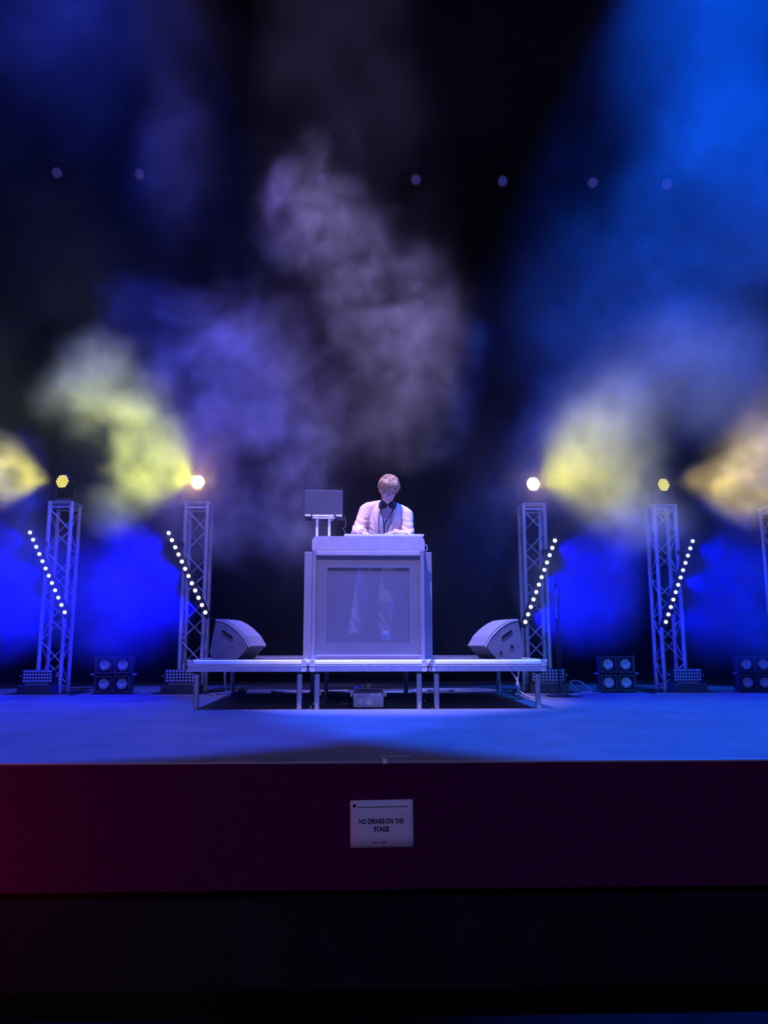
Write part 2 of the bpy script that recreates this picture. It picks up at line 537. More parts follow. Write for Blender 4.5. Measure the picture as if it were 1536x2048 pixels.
# ------------------------------------------------------------------ the man at the booth
PX, PYY = 0.05, 7.40
def rotm(rx=0, ry=0, rz=0):
    return Euler((rx, ry, rz)).to_matrix()

def finger(mb, base, direction, down, length, r):
    d = Vector(direction).normalized()
    dn = Vector(down).normalized()
    p = Vector(base)
    pts = [p]
    ang = 0.15
    for f in (0.45, 0.32, 0.23):
        dd = d * math.cos(ang) + dn * math.sin(ang)
        p = p + dd * length * f
        pts.append(p)
        ang += 0.45
    mb.tube(pts, [r, r * 0.95, r * 0.85, r * 0.7], 8)

def hand(mb, wrist, fwd, side):
    """palm down hand; side=+1 thumb towards +x"""
    w0 = Vector(wrist)
    f = Vector(fwd).normalized()
    s = Vector((0, 0, 1)).cross(f).normalized() * -1
    if s.x * side < 0:
        s = -s
    pc = w0 + f * 0.055
    rot = Matrix((s, f, Vector((0, 0, 1)))).transposed()
    mb.ball(pc, (0.040, 0.055, 0.016), rot)
    for k, (off, ln) in enumerate(((0.030, 0.072), (0.011, 0.080), (-0.009, 0.075), (-0.028, 0.060))):
        finger(mb, pc + f * 0.04 + s * off, f + s * off * 3, (0, 0, -1), ln, 0.0088)
    th = pc - f * 0.02 + s * 0.026
    mb.tube([th, th + s * 0.025 + f * 0.02 - V(0, 0, .004), th + s * 0.032 + f * 0.045 - V(0, 0, .010), th + s * 0.030 + f * 0.064 - V(0, 0, .014)], [0.013, 0.0115, 0.010, 0.008], 8)

def man():
    t = thing('person', (PX, PYY, RH), 'man in a cream blazer with blond fringe, head bowed behind the booth', 'person')
    sl, el, wl = V(-0.055, -0.07, 1.405), V(-0.145, -0.15, 1.165), V(-0.095, -0.42, 1.125)
    sr, er, wr = V(0.315, -0.075, 1.36), V(0.335, -0.15, 1.115), V(0.185, -0.40, 1.125)
    hc = V(0.145, -0.165, 1.580)
    hr = rotm(math.radians(27), math.radians(4), math.radians(10))
    def H(x, y, z):
        return hc + hr @ V(x, y, z)
    b = MB()
    # head: skull, jaw, chin, cheeks, brow, nose, mouth, ears
    b.ball(H(0, 0.012, 0.025), (0.076, 0.094, 0.098), hr, 24)
    b.ball(H(0, -0.025, -0.045), (0.063, 0.062, 0.075), hr, 20)
    b.ball(H(0, -0.060, -0.098), (0.026, 0.022, 0.020), hr)
    for s in (-1, 1):
        b.ball(H(s * 0.036, -0.058, -0.022), (0.026, 0.024, 0.024), hr)
        b.ball(H(s * 0.030, -0.077, 0.026), (0.028, 0.012, 0.010), hr)
        b.ball(H(s * 0.078, 0.012, -0.008), (0.010, 0.020, 0.032), hr)
        b.ball(H(s * 0.010, -0.094, -0.034), (0.009, 0.010, 0.008), hr)
    b.tube([H(0, -0.080, 0.018), H(0, -0.094, -0.008), H(0, -0.106, -0.030), H(0, -0.090, -0.040)], [0.009, 0.010, 0.013, 0.008], 10)
    b.ball(H(0, -0.083, -0.060), (0.022, 0.010, 0.006), hr)
    b.ball(H(0, -0.080, -0.071), (0.019, 0.010, 0.006), hr)
    # neck, trunk, legs, arms
    b.tube([H(0, 0.02, -0.03), V(0.14, -0.085, 1.47), V(0.135, -0.06, 1.41)], [0.052, 0.055, 0.075], 16)
    tr = [(0.135, -0.06, 1.415, 0.10, 0.065), (0.13, -0.055, 1.36, 0.165, 0.088), (0.115, -0.045, 1.26, 0.160, 0.102), (0.085, -0.03, 1.12, 0.142, 0.098), (0.06, -0.01, 1.0, 0.145, 0.10), (0.045, 0, 0.90, 0.15, 0.105)]
    ring = lambda x, y, z, a, c: [V(x + a * math.cos(2 * PI * k / 20), y + c * math.sin(2 * PI * k / 20), z) for k in range(20)]
    b.loft([ring(*q) for q in tr])
    for s, S, E, W in ((-1, sl, el, wl), (1, sr, er, wr)):
        b.tube([S, S.lerp(E, .5), E, E.lerp(W, .4), W], [0.052, 0.045, 0.037, 0.036, 0.026], 12)
        b.ball(S, 0.055)
        d = (W - E).normalized()
        b.tube([W, W + d * 0.04], [0.026, 0.024], 12)
        hand(b, W + d * 0.02, V(d.x * 0.4 - s * 0.1, d.y, -0.10), -s)
    for s, foot in ((-1, V(-0.17, -0.03, 0.24)), (1, V(0.12, 0.0, 0.24))):
        hip = V(0.045 + s * 0.085, 0, 0.90)
        kn = hip.lerp(foot, 0.5) + V(0, -0.03, 0)
        b.tube([hip, hip.lerp(kn, .5), kn, kn.lerp(foot, .35), foot], [0.088, 0.076, 0.056, 0.054, 0.038], 14)
        b.ball(foot + V(0, -0.05, -0.05), (0.036, 0.11, 0.032))
    fuse(b, 0.006, 3).build('body', M['skin'], t, smooth='all')
    for s in (-1, 1):
        MB().ball(H(s * 0.029, -0.0735, 0.006), 0.0088, None, 10).build('eye', M['white_plastic'], t, smooth='all')
        MB().ball(H(s * 0.029, -0.0795, 0.0015), 0.0046, None, 8).build('iris', M['ink'], t, smooth='all')
    for s in (-1, 1):
        MB().ball(H(s * 0.029, -0.0745, 0.0105), (0.0135, 0.0095, 0.0065), hr, 12).build('eyelid', M['skin'], t, smooth='all')
    MB().ball(H(0, -0.0895, -0.0655), (0.019, 0.004, 0.0045), hr, 10).build('lips', M['lip'], t, smooth='all')
    # trousers
    p = MB()
    p.loft([ring(0.062, -0.01, 1.02, 0.152, 0.108), ring(0.045, 0, 0.90, 0.165, 0.118), ring(0.045, 0, 0.83, 0.165, 0.115)])
    for s, foot in ((-1, V(-0.17, -0.03, 0.225)), (1, V(0.12, 0.0, 0.225))):
        hip = V(0.045 + s * 0.082, 0, 0.90)
        kn = hip.lerp(foot, 0.5) + V(0, -0.03, 0)
        p.tube([hip, hip.lerp(kn, .5), kn + V(0, 0, .05), kn - V(0, 0, .03), kn.lerp(foot, .4), kn.lerp(foot, .6), foot, foot - V(0, 0, .03)], [0.098, 0.09, 0.072, 0.078, 0.07, 0.068, 0.062, 0.064], 16)
    p = fuse(p, 0.012, 3)
    for v in p.bm.verts:
        v.co += V(0, 1, 0) * 0.005 * math.sin(v.co.z * 34 + v.co.x * 55 + 2.5 * math.sin(v.co.z * 13 + v.co.x * 21)) * (1 if v.co.y < 0 else 0.4)
    p.build('trousers', M['trouser'], t, smooth='all')
    # shoes
    for foot in (V(-0.17, -0.03, 0), V(0.12, 0.0, 0)):
        s_ = MB()
        s_.ball(foot + V(0, -0.075, 0.048), (0.047, 0.135, 0.045))
        s_.ball(foot + V(0, 0.0, 0.07), (0.045, 0.06, 0.065))
        s_.box(foot + V(0, -0.07, 0.015), (0.085, 0.27, 0.028), bevel=0.008)
        s_ = fuse(s_, 0.007, 4)
        zmin = min(v.co.z for v in s_.bm.verts)
        for v in s_.bm.verts:
            v.co.z -= zmin - 0.152
        s_.build('shoe', M['white_plastic'], t, smooth='all')
    # shirt: front of the chest inside the open blazer
    q = MB()
    q.loft([ring(0.137, -0.075, 1.455, 0.062, 0.06), ring(0.135, -0.07, 1.42, 0.10, 0.075), ring(0.13, -0.062, 1.36, 0.158, 0.098), ring(0.115, -0.05, 1.26, 0.163, 0.114), ring(0.085, -0.034, 1.12, 0.152, 0.110), ring(0.062, -0.012, 1.0, 0.152, 0.112), ring(0.05, 0, 0.93, 0.155, 0.115)])
    q = fuse(q, 0.009, 3)
    q.build('shirt', M['shirt'], t, smooth='all')
    bt = MB()
    for z in (1.33, 1.25, 1.17, 1.10):
        k = (z - 1.0) / 0.4
        bt.ball((0.065 + 0.065 * k, -0.135 - 0.03 * k + (0.012 if z > 1.3 else 0), z), (0.006, 0.005, 0.006), None, 8)
    bt.build('shirt_buttons', M['white_plastic'], t, smooth='all')
    # collar
    for s in (-1, 1):
        MB().prism([(0, 0), (s * 0.055, 0.045), (s * 0.060, 0.012), (s * 0.030, -0.035)], 0, 0.006).build('shirt_collar', M['white_plastic'], t, loc=(0.138, -0.150, 1.405), rot=(math.radians(-28), 0, 0))
    # blazer: trunk and sleeves melted into one skin, then opened down the front
    j = MB()
    j.loft([ring(0.137, -0.062, 1.47, 0.07, 0.062), ring(0.137, -0.066, 1.43, 0.125, 0.082), ring(0.132, -0.062, 1.385, 0.19, 0.108), ring(0.125, -0.056, 1.32, 0.196, 0.122), ring(0.11, -0.048, 1.22, 0.19, 0.130), ring(0.085, -0.034, 1.10, 0.182, 0.130), ring(0.065, -0.016, 0.98, 0.184, 0.134), ring(0.05, 0, 0.84, 0.195, 0.142), ring(0.048, 0, 0.80, 0.197, 0.145)])
    for S, E, W in ((sl, el, wl), (sr, er, wr)):
        mid = S.lerp(E, .5)
        j.ball(S + V(0, 0, -0.004), (0.072, 0.072, 0.062))
        j.tube([S, mid, E.lerp(mid, .25), E, E.lerp(W, .2), E.lerp(W, .5), E.lerp(W, .88)], [0.071, 0.064, 0.060, 0.060, 0.060, 0.054, 0.047], 16)
        j.tube([V(0.137, -0.06, 1.455), V(0.137, -0.06, 1.44).lerp(S, .5) + V(0, 0, .004), S], [0.055, 0.066, 0.068], 16)
        low = V(0.09 + (0.155 if S.x > 0.1 else -0.155), -0.04, 1.12)
        j.tube([S + V(0, 0, -0.02), S.lerp(low, .5), low], [0.062, 0.060, 0.050], 14)
    j = fuse(j, 0.008, 10)
    for v in j.bm.verts:                      # cloth creases at the elbows and waist
        c = v.co
        for E in (el, er):
            d = (c - E).length
            if d < 0.2:
                v.co = c + v.normal * 0.006 * math.sin((c.z * 1.0 - c.y * 0.7 + c.x * 0.3) * 130) * (1 - d / 0.2)
        if c.z < 1.3:
            v.co += v.normal * 0.003 * math.sin(c.x * 70 + c.z * 22)
    cut = []
    for f in j.bm.faces:
        c = f.calc_center_median()
        if c.y < -0.08 and abs(c.y) < 0.21:
            k = (c.z - 1.0) / 0.45
            ax = 0.065 + 0.075 * k
            half = 0.058 + max(0.0, k) * 0.008 if c.z < 1.40 else 0.07
            if abs(c.x - ax) < half and c.z > 0.78:
                cut.append(f)
    bmesh.ops.delete(j.bm, geom=cut, context='FACES')
    jo = j.build('blazer', M['cream'], t, smooth='all')
    sm = jo.modifiers.new('thick', 'SOLIDIFY')
    sm.thickness = 0.005
    sm.offset = 1
    # lapels lying on the chest
    for s in (-1, 1):
        a = V(0.137 + s * 0.065, -0.105, 1.478)
        pts = [a + V(0, 0.005, 0), V(0.135 + s * 0.085, -0.160, 1.42), V(0.128 + s * 0.078, -0.180, 1.34), V(0.11 + s * 0.058, -0.184, 1.24), V(0.09 + s * 0.040, -0.176, 1.14), V(0.078 + s * 0.032, -0.166, 1.07)]
        outw = [0.010, 0.030, 0.048, 0.038, 0.022, 0.006]
        inner = [p_ for p_ in pts]
        outer = [p_ + V(s * o_, 0.010 * (o_ / 0.05), 0.012 if i == 2 else 0.0) for i, (p_, o_) in enumerate(zip(pts, outw))]
        lb = MB().loft([inner, outer], cap=False, closed=False)
        lo = lb.build('lapel', M['cream'], t, smooth='all')
        sd = lo.modifiers.new('thick', 'SOLIDIFY')
        sd.thickness = 0.006
        sd.offset = 0
    # hair: a scalp cap and tousled locks, long at the front
    h = MB()
    h.ball(H(0, 0.022, 0.038), (0.083, 0.097, 0.096), hr, 24)
    h.ball(H(0, 0.055, 0.0), (0.074, 0.066, 0.085), hr, 20)
    rnd = random.Random(11)
    for i in range(300):
        th = rnd.uniform(-PI, PI)
        ph = rnd.uniform(0.0, 1.25)
        front = math.cos(th) > 0.25
        n = V(math.sin(th) * math.sin(ph), -math.cos(th) * math.sin(ph), math.cos(ph))
        base = V(n.x * 0.083, n.y * 0.096 + 0.018, n.z * 0.098 + 0.036)
        fall = V(n.x * 0.9 + rnd.uniform(-.35, .35) + (0.25 if front else 0), n.y * 0.9, -0.55 - rnd.uniform(0, .5))
        fall = (fall - n * fall.dot(n)).normalized()
        ln = rnd.uniform(0.04, 0.075) * (1.15 if front else 0.9)
        if ph > 1.0 and front:
            ln *= 0.75
        pts = [base - n * 0.006, base + n * rnd.uniform(0.003, 0.015) + fall * ln * .35, base + n * 0.005 + fall * ln * .75 + V(0, 0, -0.006), base - n * 0.004 + fall * ln * 1.1 + V(0, 0, -0.016)]
        k_ = rnd.uniform(0.55, 1.0)
        h.tube([H(*q_) for q_ in pts], [0.009 * k_, 0.0095 * k_, 0.007 * k_, 0.0012], 6)
    for i in range(34):                       # the fringe across the brow
        x = rnd.uniform(-0.066, 0.066)
        y0 = -0.066 * math.sqrt(max(0.05, 1 - (x / 0.085) ** 2))
        sw = rnd.uniform(0.0, 0.03)
        h.tube([H(x - 0.01, y0 + 0.01, 0.115), H(x, y0 - 0.020, 0.085), H(x + sw * .6, y0 - 0.030, 0.050), H(x + sw, y0 - 0.026, 0.020 + rnd.uniform(-.022, .02))], [0.010, 0.011, 0.008, 0.002], 6)
    for s in (-1, 1):                         # sideburn locks in front of the ears
        for k in range(6):
            y = -0.035 + 0.013 * k
            h.tube([H(s * 0.070, y, 0.06), H(s * 0.084, y, 0.03), H(s * 0.082, y - .003, -0.005 - 0.01 * (k % 3))], [0.010, 0.009, 0.002], 6)
    h.build('hair', M['hair'], t, smooth='all')
    return t
man()
pd = thing('standing_platform', (0.03, 7.41, RH), 'low dark platform behind the booth under the man', 'platform')
MB().box((0, 0, 0.138), (0.80, 0.60, 0.024), bevel=0.003).build('top_board', M['dark'], pd)
for sx in (-1, 1):
    MB().box((sx * 0.38, 0, 0.063), (0.03, 0.58, 0.126)).build('side_board', M['dark'], pd)
MB().box((0, -0.28, 0.063), (0.73, 0.02, 0.126)).build('front_board', M['dark'], pd)

def headphones():
    t = thing('headphones', (PX + 0.14, PYY - 0.13, RH + 1.44), 'black over-ear headphones hanging round the man\'s neck', 'headphones')
    pts = []
    for k in range(15):
        a = math.radians(200 - 220 * k / 14)
        pts.append((0.088 * math.cos(a), 0.045 + 0.085 * math.sin(a), 0.035 + 0.02 * math.sin(a)))
    MB().tube(pts, [(0.012, 0.006)] * 15, 10).build('headband', M['black_plastic'], t, smooth=True)
    for s in (-1, 1):
        c = V(s * 0.045, -0.030, 0.002)
        ax = V(s * 0.35, -0.85, 0.35).normalized()
        MB().tube([c - ax * 0.014, c - ax * 0.010, c + ax * 0.012, c + ax * 0.017], [0.034, 0.041, 0.040, 0.030], 22).build('ear_cup', M['black_plastic'], t, smooth=True)
        MB().tube([c - ax * 0.024, c - ax * 0.014], [0.030, 0.038], 22).build('ear_pad', M['rubber'], t, smooth=True)
    return t
headphones()
lan = MB()
lx = PX
lan.tube([(lx + 0.075, 7.275, 1.872), (lx + 0.078, 7.232, 1.80), (lx + 0.092, 7.214, 1.72), (lx + 0.103, 7.210, 1.655), (lx + 0.105, 7.213, 1.60), (lx + 0.104, 7.222, 1.55), (lx + 0.102, 7.233, 1.50)], 0.0045, 8)
lan.tube([(lx + 0.205, 7.275, 1.872), (lx + 0.195, 7.232, 1.80), (lx + 0.150, 7.212, 1.72), (lx + 0.112, 7.209, 1.655), (lx + 0.109, 7.213, 1.60), (lx + 0.108, 7.222, 1.55), (lx + 0.107, 7.233, 1.50)], 0.0045, 8)
tag(lan.build('lanyard', M['rubber'], smooth=True), 'thin black lanyard making a narrow V on the man\'s chest', 'lanyard')

# ------------------------------------------------------------------ wedge monitors
def wedge(loc, rz, mir, label, holes):
    t = thing('wedge_monitor', loc, label, 'speaker', 'wedge monitors on the risers', (0, 0, rz))
    s = mir
    side = [(0.03, 0), (0.0, 0.055), (0.045, 0.345), (0.10, 0.325), (0.16, 0.292), (0.22, 0.245), (0.275, 0.185), (0.318, 0.105), (0.30, 0.075), (0.235, 0.0)]
    side = [(s * (x - 0.18) * 1.12, z) for x, z in side]
    MB().prism(side, 0, 0.40).build('cabinet', M['wedge'], t)
    arc = [(0.047, 0.349), (0.105, 0.340), (0.165, 0.310), (0.228, 0.262), (0.290, 0.198), (0.338, 0.112)]
    inn = [(0.325, 0.098), (0.275, 0.180), (0.22, 0.240), (0.16, 0.287), (0.10, 0.320), (0.050, 0.338)]
    MB().prism([(s * (x - 0.18) * 1.12, z) for x, z in arc + inn], 0.006, 0.394).build('grille', M['grille'], t)
    # bright edge trim along the side
    MB().tube([(s * (x - 0.18) * 1.12, -0.001, z) for x, z in side_arc(arc)], 0.0028, 6).build('edge_trim', M['alu'], t)
    # handle slot, recessed
    a = math.atan2(-0.16, 0.21)
    def slot(w, h, y0, y1):
        pts = []
        for k in range(16):
            an = 2 * PI * k / 16
            px = (w - h) / 2 * (1 if math.cos(an) > 0 else -1) + h / 2 * math.cos(an)
            pz = h / 2 * math.sin(an)
            qx, qz = px * math.cos(a) - pz * math.sin(a), px * math.sin(a) + pz * math.cos(a)
            pts.append((s * (0.145 + qx - 0.18) * 1.12, 0.213 + qz))
        return MB().prism(pts, y0, y1)
    slot(0.118, 0.034, -0.0035, 0.01).build('handle_rim', M['grille'], t)
    slot(0.108, 0.025, -0.005, 0.005).build('handle_slot', M['black_plastic'], t)
    for x, z, r in holes:
        MB().disc((s * (x - 0.18) * 1.12, -0.002, z), r * 2.2, (0, 1, 0), 0.004, 18).build('socket_plate', M['wedge'], t)
        MB().disc((s * (x - 0.18) * 1.12, -0.004, z), r, (0, 1, 0), 0.005, 14).build('socket', M['black_plastic'], t)
    return t
def side_arc(arc):
    return [(x - 0.006, z - 0.012) for x, z in arc]
wedge((-1.195, 6.86, RH), math.radians(-14), 1, 'grey wedge monitor with plain side on the left riser', [])
wedge((1.195, 6.86, RH), math.radians(14), -1, 'grey wedge monitor with two round sockets on the right riser', [(0.105, 0.105, 0.014), (0.20, 0.052, 0.012)])

# ------------------------------------------------------------------ fog machine under the middle riser
def fog_machine():
    t = thing('fog_machine', (0.003, 6.575, 0), 'small grey fog machine with a white warning triangle under the middle riser', 'fog machine')
    hw = 0.126
    def rr(w, z0, z1, r):
        out = []
        for cx_, cz_, a0 in ((w - r, z1 - r, 0), (-w + r, z1 - r, 90), (-w + r, z0 + r, 180), (w - r, z0 + r, 270)):
            for k in range(5):
                a = math.radians(a0 + 90 * k / 4)
                out.append((cx_ + r * math.cos(a), cz_ + r * math.sin(a)))
        return out
    MB().prism(rr(hw - 0.004, 0.012, 0.148, 0.022), 0.012, 0.36).build('housing', M['darkgrey'], t, smooth=True)
    MB().prism(rr(hw, 0.010, 0.124, 0.016), 0.0, 0.014).build('front_plate', M['fog_case'], t, smooth=True)
    MB().tube([(-0.066, 0.0, 0.062), (-0.066, -0.016, 0.062), (-0.066, -0.018, 0.062)], [0.034, 0.034, 0.030], 24).build('outlet', M['fog_case'], t, smooth=True)
    MB().disc((-0.066, -0.0195, 0.062), 0.006, (0, 1, 0), 0.003, 10).build('outlet_pin', M['steel'], t)
    for s in (-1, 1):
        k = MB().tube([(s * (hw - 0.004), 0.03, 0.112), (s * (hw + 0.016), 0.03, 0.112)], 0.006, 8).build('bracket_knob', M['steel'], t, smooth=True)
        MB().tube([(s * (hw + 0.010), 0.03, 0.128), (s * (hw + 0.018), 0.03, 0.122), (s * (hw + 0.018), 0.03, 0.102), (s * (hw + 0.010), 0.03, 0.096)], 0.006, 8).build('knob_grip', M['white_plastic'], k, smooth=True)
    pts = [(-hw + 0.002, 0.03, 0.12), (-hw + 0.004, 0.03, 0.14), (-hw + 0.02, 0.03, 0.155), (-0.06, 0.03, 0.159), (0.06, 0.03, 0.160), (hw - 0.02, 0.03, 0.155), (hw - 0.004, 0.03, 0.14), (hw - 0.002, 0.03, 0.12)]
    MB().tube(pts, 0.005, 8).build('bracket', M['grey_cable'], t, smooth=True)
    pr = MB().box((-0.098, 0.05, 0.168), (0.05, 0.04, 0.030), bevel=0.006)
    pr.build('power_plug', M['blue_plastic'], t)
    MB().tube([(-0.06, 0.05, 0.17), (-0.04, 0.05, 0.182)], 0.003, 6).build('lever', M['steel'], t)
    ring_ = [(0.001 + 0.0105 * math.cos(2 * PI * k / 16), 0.05, 0.180 + 0.014 * math.sin(2 * PI * k / 16)) for k in range(17)]
    MB().tube(ring_, 0.0032, 8).build('eye_ring', M['white_plastic'], t, smooth=True)
    # badge with dark letters and a white peak
    MB().prism([(0.016, 0.106), (0.016, 0.126), (0.078, 0.126), (0.080, 0.119), (0.092, 0.1275), (0.099, 0.1275), (0.104, 0.118), (0.104, 0.106)], -0.002, 0.0).build('badge', M['white_plastic'], t)
    text('badge_lettering', 'UNIQUE', 0.0165, M['ink'], t, (0.047, -0.0024, 0.1155))
    # warning triangle outline with a rising shape in it
    T = MB()
    tri = [(-0.028, 0.048), (0.0, 0.094), (0.028, 0.048)]
    cx_, cz_ = 0.008, 0.0
    for a, b in ((tri[0], tri[1]), (tri[1], tri[2])):
        T.tube([(cx_ + a[0], -0.001, a[1]), (cx_ + b[0], -0.001, b[1])], 0.0028, 6)
    T.box((cx_ - 0.022, -0.001, 0.048), (0.014, 0.003, 0.005))
    T.box((cx_ + 0.022, -0.001, 0.048), (0.014, 0.003, 0.005))
    T.prism([(cx_ - 0.016, 0.028), (cx_ - 0.016, 0.048), (cx_ - 0.008, 0.060), (cx_ - 0.005, 0.074), (cx_ + 0.005, 0.074), (cx_ + 0.008, 0.060), (cx_ + 0.016, 0.048), (cx_ + 0.016, 0.028)], -0.0015, 0.0)
    T.build('warning_symbol', M['white_plastic'], t)
    for sx in (-0.1, 0.1):
        for y in (0.04, 0.32):
            MB().disc((sx, y, 0), 0.012, (0, 0, 1), 0.013, 10).build('foot', M['rubber'], t)
    return t
fog_machine()

# ------------------------------------------------------------------ truss towers
TWH = 2.09
def make_tower():
    t = thing('truss_tower', (0, 0, 0), '', 'truss tower', 'aluminium truss towers along the back')
    hs = 0.12
    MB().box((0, -0.11, 0.006), (0.70, 0.70, 0.012), bevel=0.002).build('base_plate', M['dark'], t)
    MB().box((0, -0.4605, 0.0065), (0.70, 0.002, 0.011)).build('plate_edge', M['steel'], t)
    ch = None
    for sx in (-1, 1):
        for sy in (-1, 1):
            if ch is None:
                ch = MB().tube([(0, 0, 0.012), (0, 0, 0.05), (0, 0, 0.051), (0, 0, TWH)], [0.027, 0.027, 0.0235, 0.0235], 14).build('chord', M['alu_tube'], t, smooth=True, loc=(sx * hs, sy * hs, 0))
            else:
                share(ch, t, (sx * hs, sy * hs, 0))
    n = 8
    dz = (TWH - 0.16) / n
    br = [MB().tube([(-hs + 0.012, 0, 0), (hs - 0.012, 0, dz - 0.02)], 0.0075, 8).build('brace', M['alu_tube'], t, smooth=True),
          MB().tube([(hs - 0.012, 0, 0), (-hs + 0.012, 0, dz - 0.02)], 0.0075, 8).build('brace', M['alu_tube'], t, smooth=True)]
    first = [True, True]
    for k in range(n):
        for f, (x, y, rz) in enumerate(((0, -hs, 0), (0, hs, 0), (-hs, 0, PI / 2), (hs, 0, PI / 2))):
            b = (k + f) % 2
            loc = (x, y, 0.09 + k * dz)
            if first[b]:
                first[b] = False
                br[b].location = loc
                br[b].rotation_euler = (0, 0, rz)
            else:
                share(br[b], t, loc, (0, 0, rz))
    for z in (0.07, TWH - 0.055, TWH - 0.012):
        for a, b in (((-hs, -hs), (hs, -hs)), ((hs, -hs), (hs, hs)), ((hs, hs), (-hs, hs)), ((-hs, hs), (-hs, -hs))):
            MB().tube([(*a, z), (*b, z)], 0.010, 8).build('crossbar', M['alu_tube'], t, smooth=True)
    MB().box((0, 0, TWH + 0.004), (0.29, 0.29, 0.008), bevel=0.002).build('top_plate', M['alu_tube'], t)
    return t
tower = make_tower()
TY = 8.68
tower.location = (-3.41, TY, 0)
tower['label'] = 'truss tower at far left, beyond the left blinder lamp'
copy_tree(tower, (-1.903, TY, 0), 'hazy truss tower left of the booth, behind the left wedge monitor')
copy_tree(tower, (1.903, TY, 0), 'truss tower right of the booth, beside the black microphone stand')
copy_tree(tower, (3.41, TY, 0), 'truss tower right of the right blinder lamp, blue lamp bar across it')
edge_tower = copy_tree(tower, (4.775, TY, 0), 'truss tower cut by the right edge of the picture')
for ch in edge_tower.children:
    if ch.name.startswith(('base_plate', 'plate_edge')):
        ch.location.x = 0.12

# ------------------------------------------------------------------ round wash lamps on the towers
def wash_lamp(x, aim, hot, label, power, half, tint):
    z = TWH + 0.008
    t = thing('wash_lamp', (x, TY, z), label, 'stage lamp', 'yellow wash lamps on the towers')
    MB().box((0, 0, 0.02), (0.17, 0.15, 0.04), bevel=0.006).build('base', M['dark'], t)
    yaw = math.atan2(aim[0], -aim[1]) * 0.22
    for s in (-1, 1):
        MB().box((s * 0.105, 0, 0.13), (0.014, 0.05, 0.20), bevel=0.004).build('yoke_arm', M['dark'], t)
    MB().box((0, 0, 0.045), (0.22, 0.07, 0.02)).build('yoke_base', M['dark'], t)
    hd = MB().tube([(0, 0.10, 0), (0, 0.07, 0), (0, -0.02, 0), (0, -0.085, 0), (0, -0.09, 0)], [0.05, 0.072, 0.086, 0.086, 0.080], 24).build('head', M['dark'], t, smooth=True, loc=(0, 0, 0.235), rot=(0, 0, yaw))
    # nineteen hexagonal lens cells
    cells = MB()
    R = 0.0190
    k = 0
    for q in range(-3, 4):
        for r_ in range(-3, 4):
            cx_, cz_ = R * 1.732 * (q + r_ / 2), R * 1.5 * r_
            if math.hypot(cx_, cz_) > 0.078:
                continue
            ring_ = []
            for i in range(6):
                hx, hz = cx_ + R * 0.90 * math.cos(PI / 6 + PI / 3 * i), cz_ + R * 0.90 * math.sin(PI / 6 + PI / 3 * i)
                f_ = min(1.0, 0.0765 / max(1e-6, math.hypot(hx, hz)))
                ring_.append((hx * f_, hz * f_))
            cells.prism(ring_, -0.094, -0.088)
    cells.build('lens_cells', M['yellow_lit' if hot else 'yellow_dim'], hd)
    a = Vector(aim).normalized()
    c = Vector((0, 0, 0.235)) + a * 0.13
    b_ = spot('wash_beam', c, c + a, tint, power, half, 0.9, 0.05, t)
    b_.data.use_nodes = True                 # lens-collimated beam: falls off more slowly than a bare bulb
    ln = b_.data.node_tree
    em = next(n for n in ln.nodes if n.type == 'EMISSION')
    fo = ln.nodes.new('ShaderNodeLightFalloff')
    fo.inputs['Strength'].default_value = 1.0
    ln.links.new(fo.outputs['Linear'], em.inputs['Strength'])
    return t
wash_lamp(-3.41, (-0.78, -0.62, 0.06), False, 'dimmer round yellow lamp on the far left tower, honeycomb lens', 320, 46, (1.0, 0.88, 0.0))
wash_lamp(-1.903, (-0.46, -0.88, 0.10), True, 'glaring yellow lamp on the tower left of the booth', 430, 43, (0.92, 1.0, 0.0))
wash_lamp(1.903, (0.46, -0.88, 0.08), True, 'glaring yellow lamp on the tower right of the booth', 250, 43, (1.0, 0.95, 0.0))
wash_lamp(3.41, (0.78, -0.62, 0.04), False, 'dimmer round yellow lamp on the tower right of the right blinder', 290, 46, (1.0, 0.72, 0.0))

# ------------------------------------------------------------------ slanting blue led bars
def led_bar(x, side, hot, label, power):
    """side -1: leans out to the left at the top"""
    cz = 1.29 if side < 0 else 1.205
    t = thing('led_bar', (x, TY - 0.30, cz), label, 'light bar', 'slanting blue light bars on the towers')
    L = 0.96
    tilt = math.atan2(0.43 if side < 0 else 0.345, 0.86)
    d = V(side * math.sin(tilt), 0, math.cos(tilt))
    perp = V(d.z, 0, -d.x)
    rot = Matrix((perp, V(0, 1, 0), d)).transposed()
    MB().box((0, 0.035, 0), (0.062, 0.07, L + 0.12), rot, bevel=0.006).build('housing', M['dark'], t)
    l0 = None
    for k in range(12):
        p = d * (L * (k / 11 - 0.5))
        if l0 is None:
            l0 = MB().tube([(0, 0.004, 0), (0, -0.010, 0), (0, -0.016, 0)], [0.0195, 0.0195, 0.013], 16).build('lens', M['blue_hot' if hot else 'blue_lit'], t, smooth=True, loc=p)
        else:
            share(l0, t, p)
    for k in (-0.36, 0.36):
        p = d * k
        MB().box((p.x * 0.6, 0.10, p.z), (0.05, 0.09, 0.05), bevel=0.004).build('clamp', M['dark'], t)
        MB().tube([(p.x * 0.6, 0.12, p.z), (-p.x * 0.0 + (0.12 if p.x * 0.6 > 0 else -0.12), 0.155, p.z)], 0.016, 8).build('clamp_arm', M['dark'], t)
    for k in range(3):
        p = d * (L * (k / 2 - 0.5) * 0.85) + V(side * 0.05, -0.06, 0)
        aim = V(side * 0.85, -0.50, -0.38)
        spot('bar_beam', p, p + aim, (0.0, 0.0, 1.0), power, 64, 1.0, 0.02, t)
    return t
led_bar(-3.437, -1, False, 'slanting bar of twelve blue lights on the far left tower', 210)
led_bar(-1.945, -1, True, 'slanting bar of twelve blue lights beside the left wedge monitor', 210)
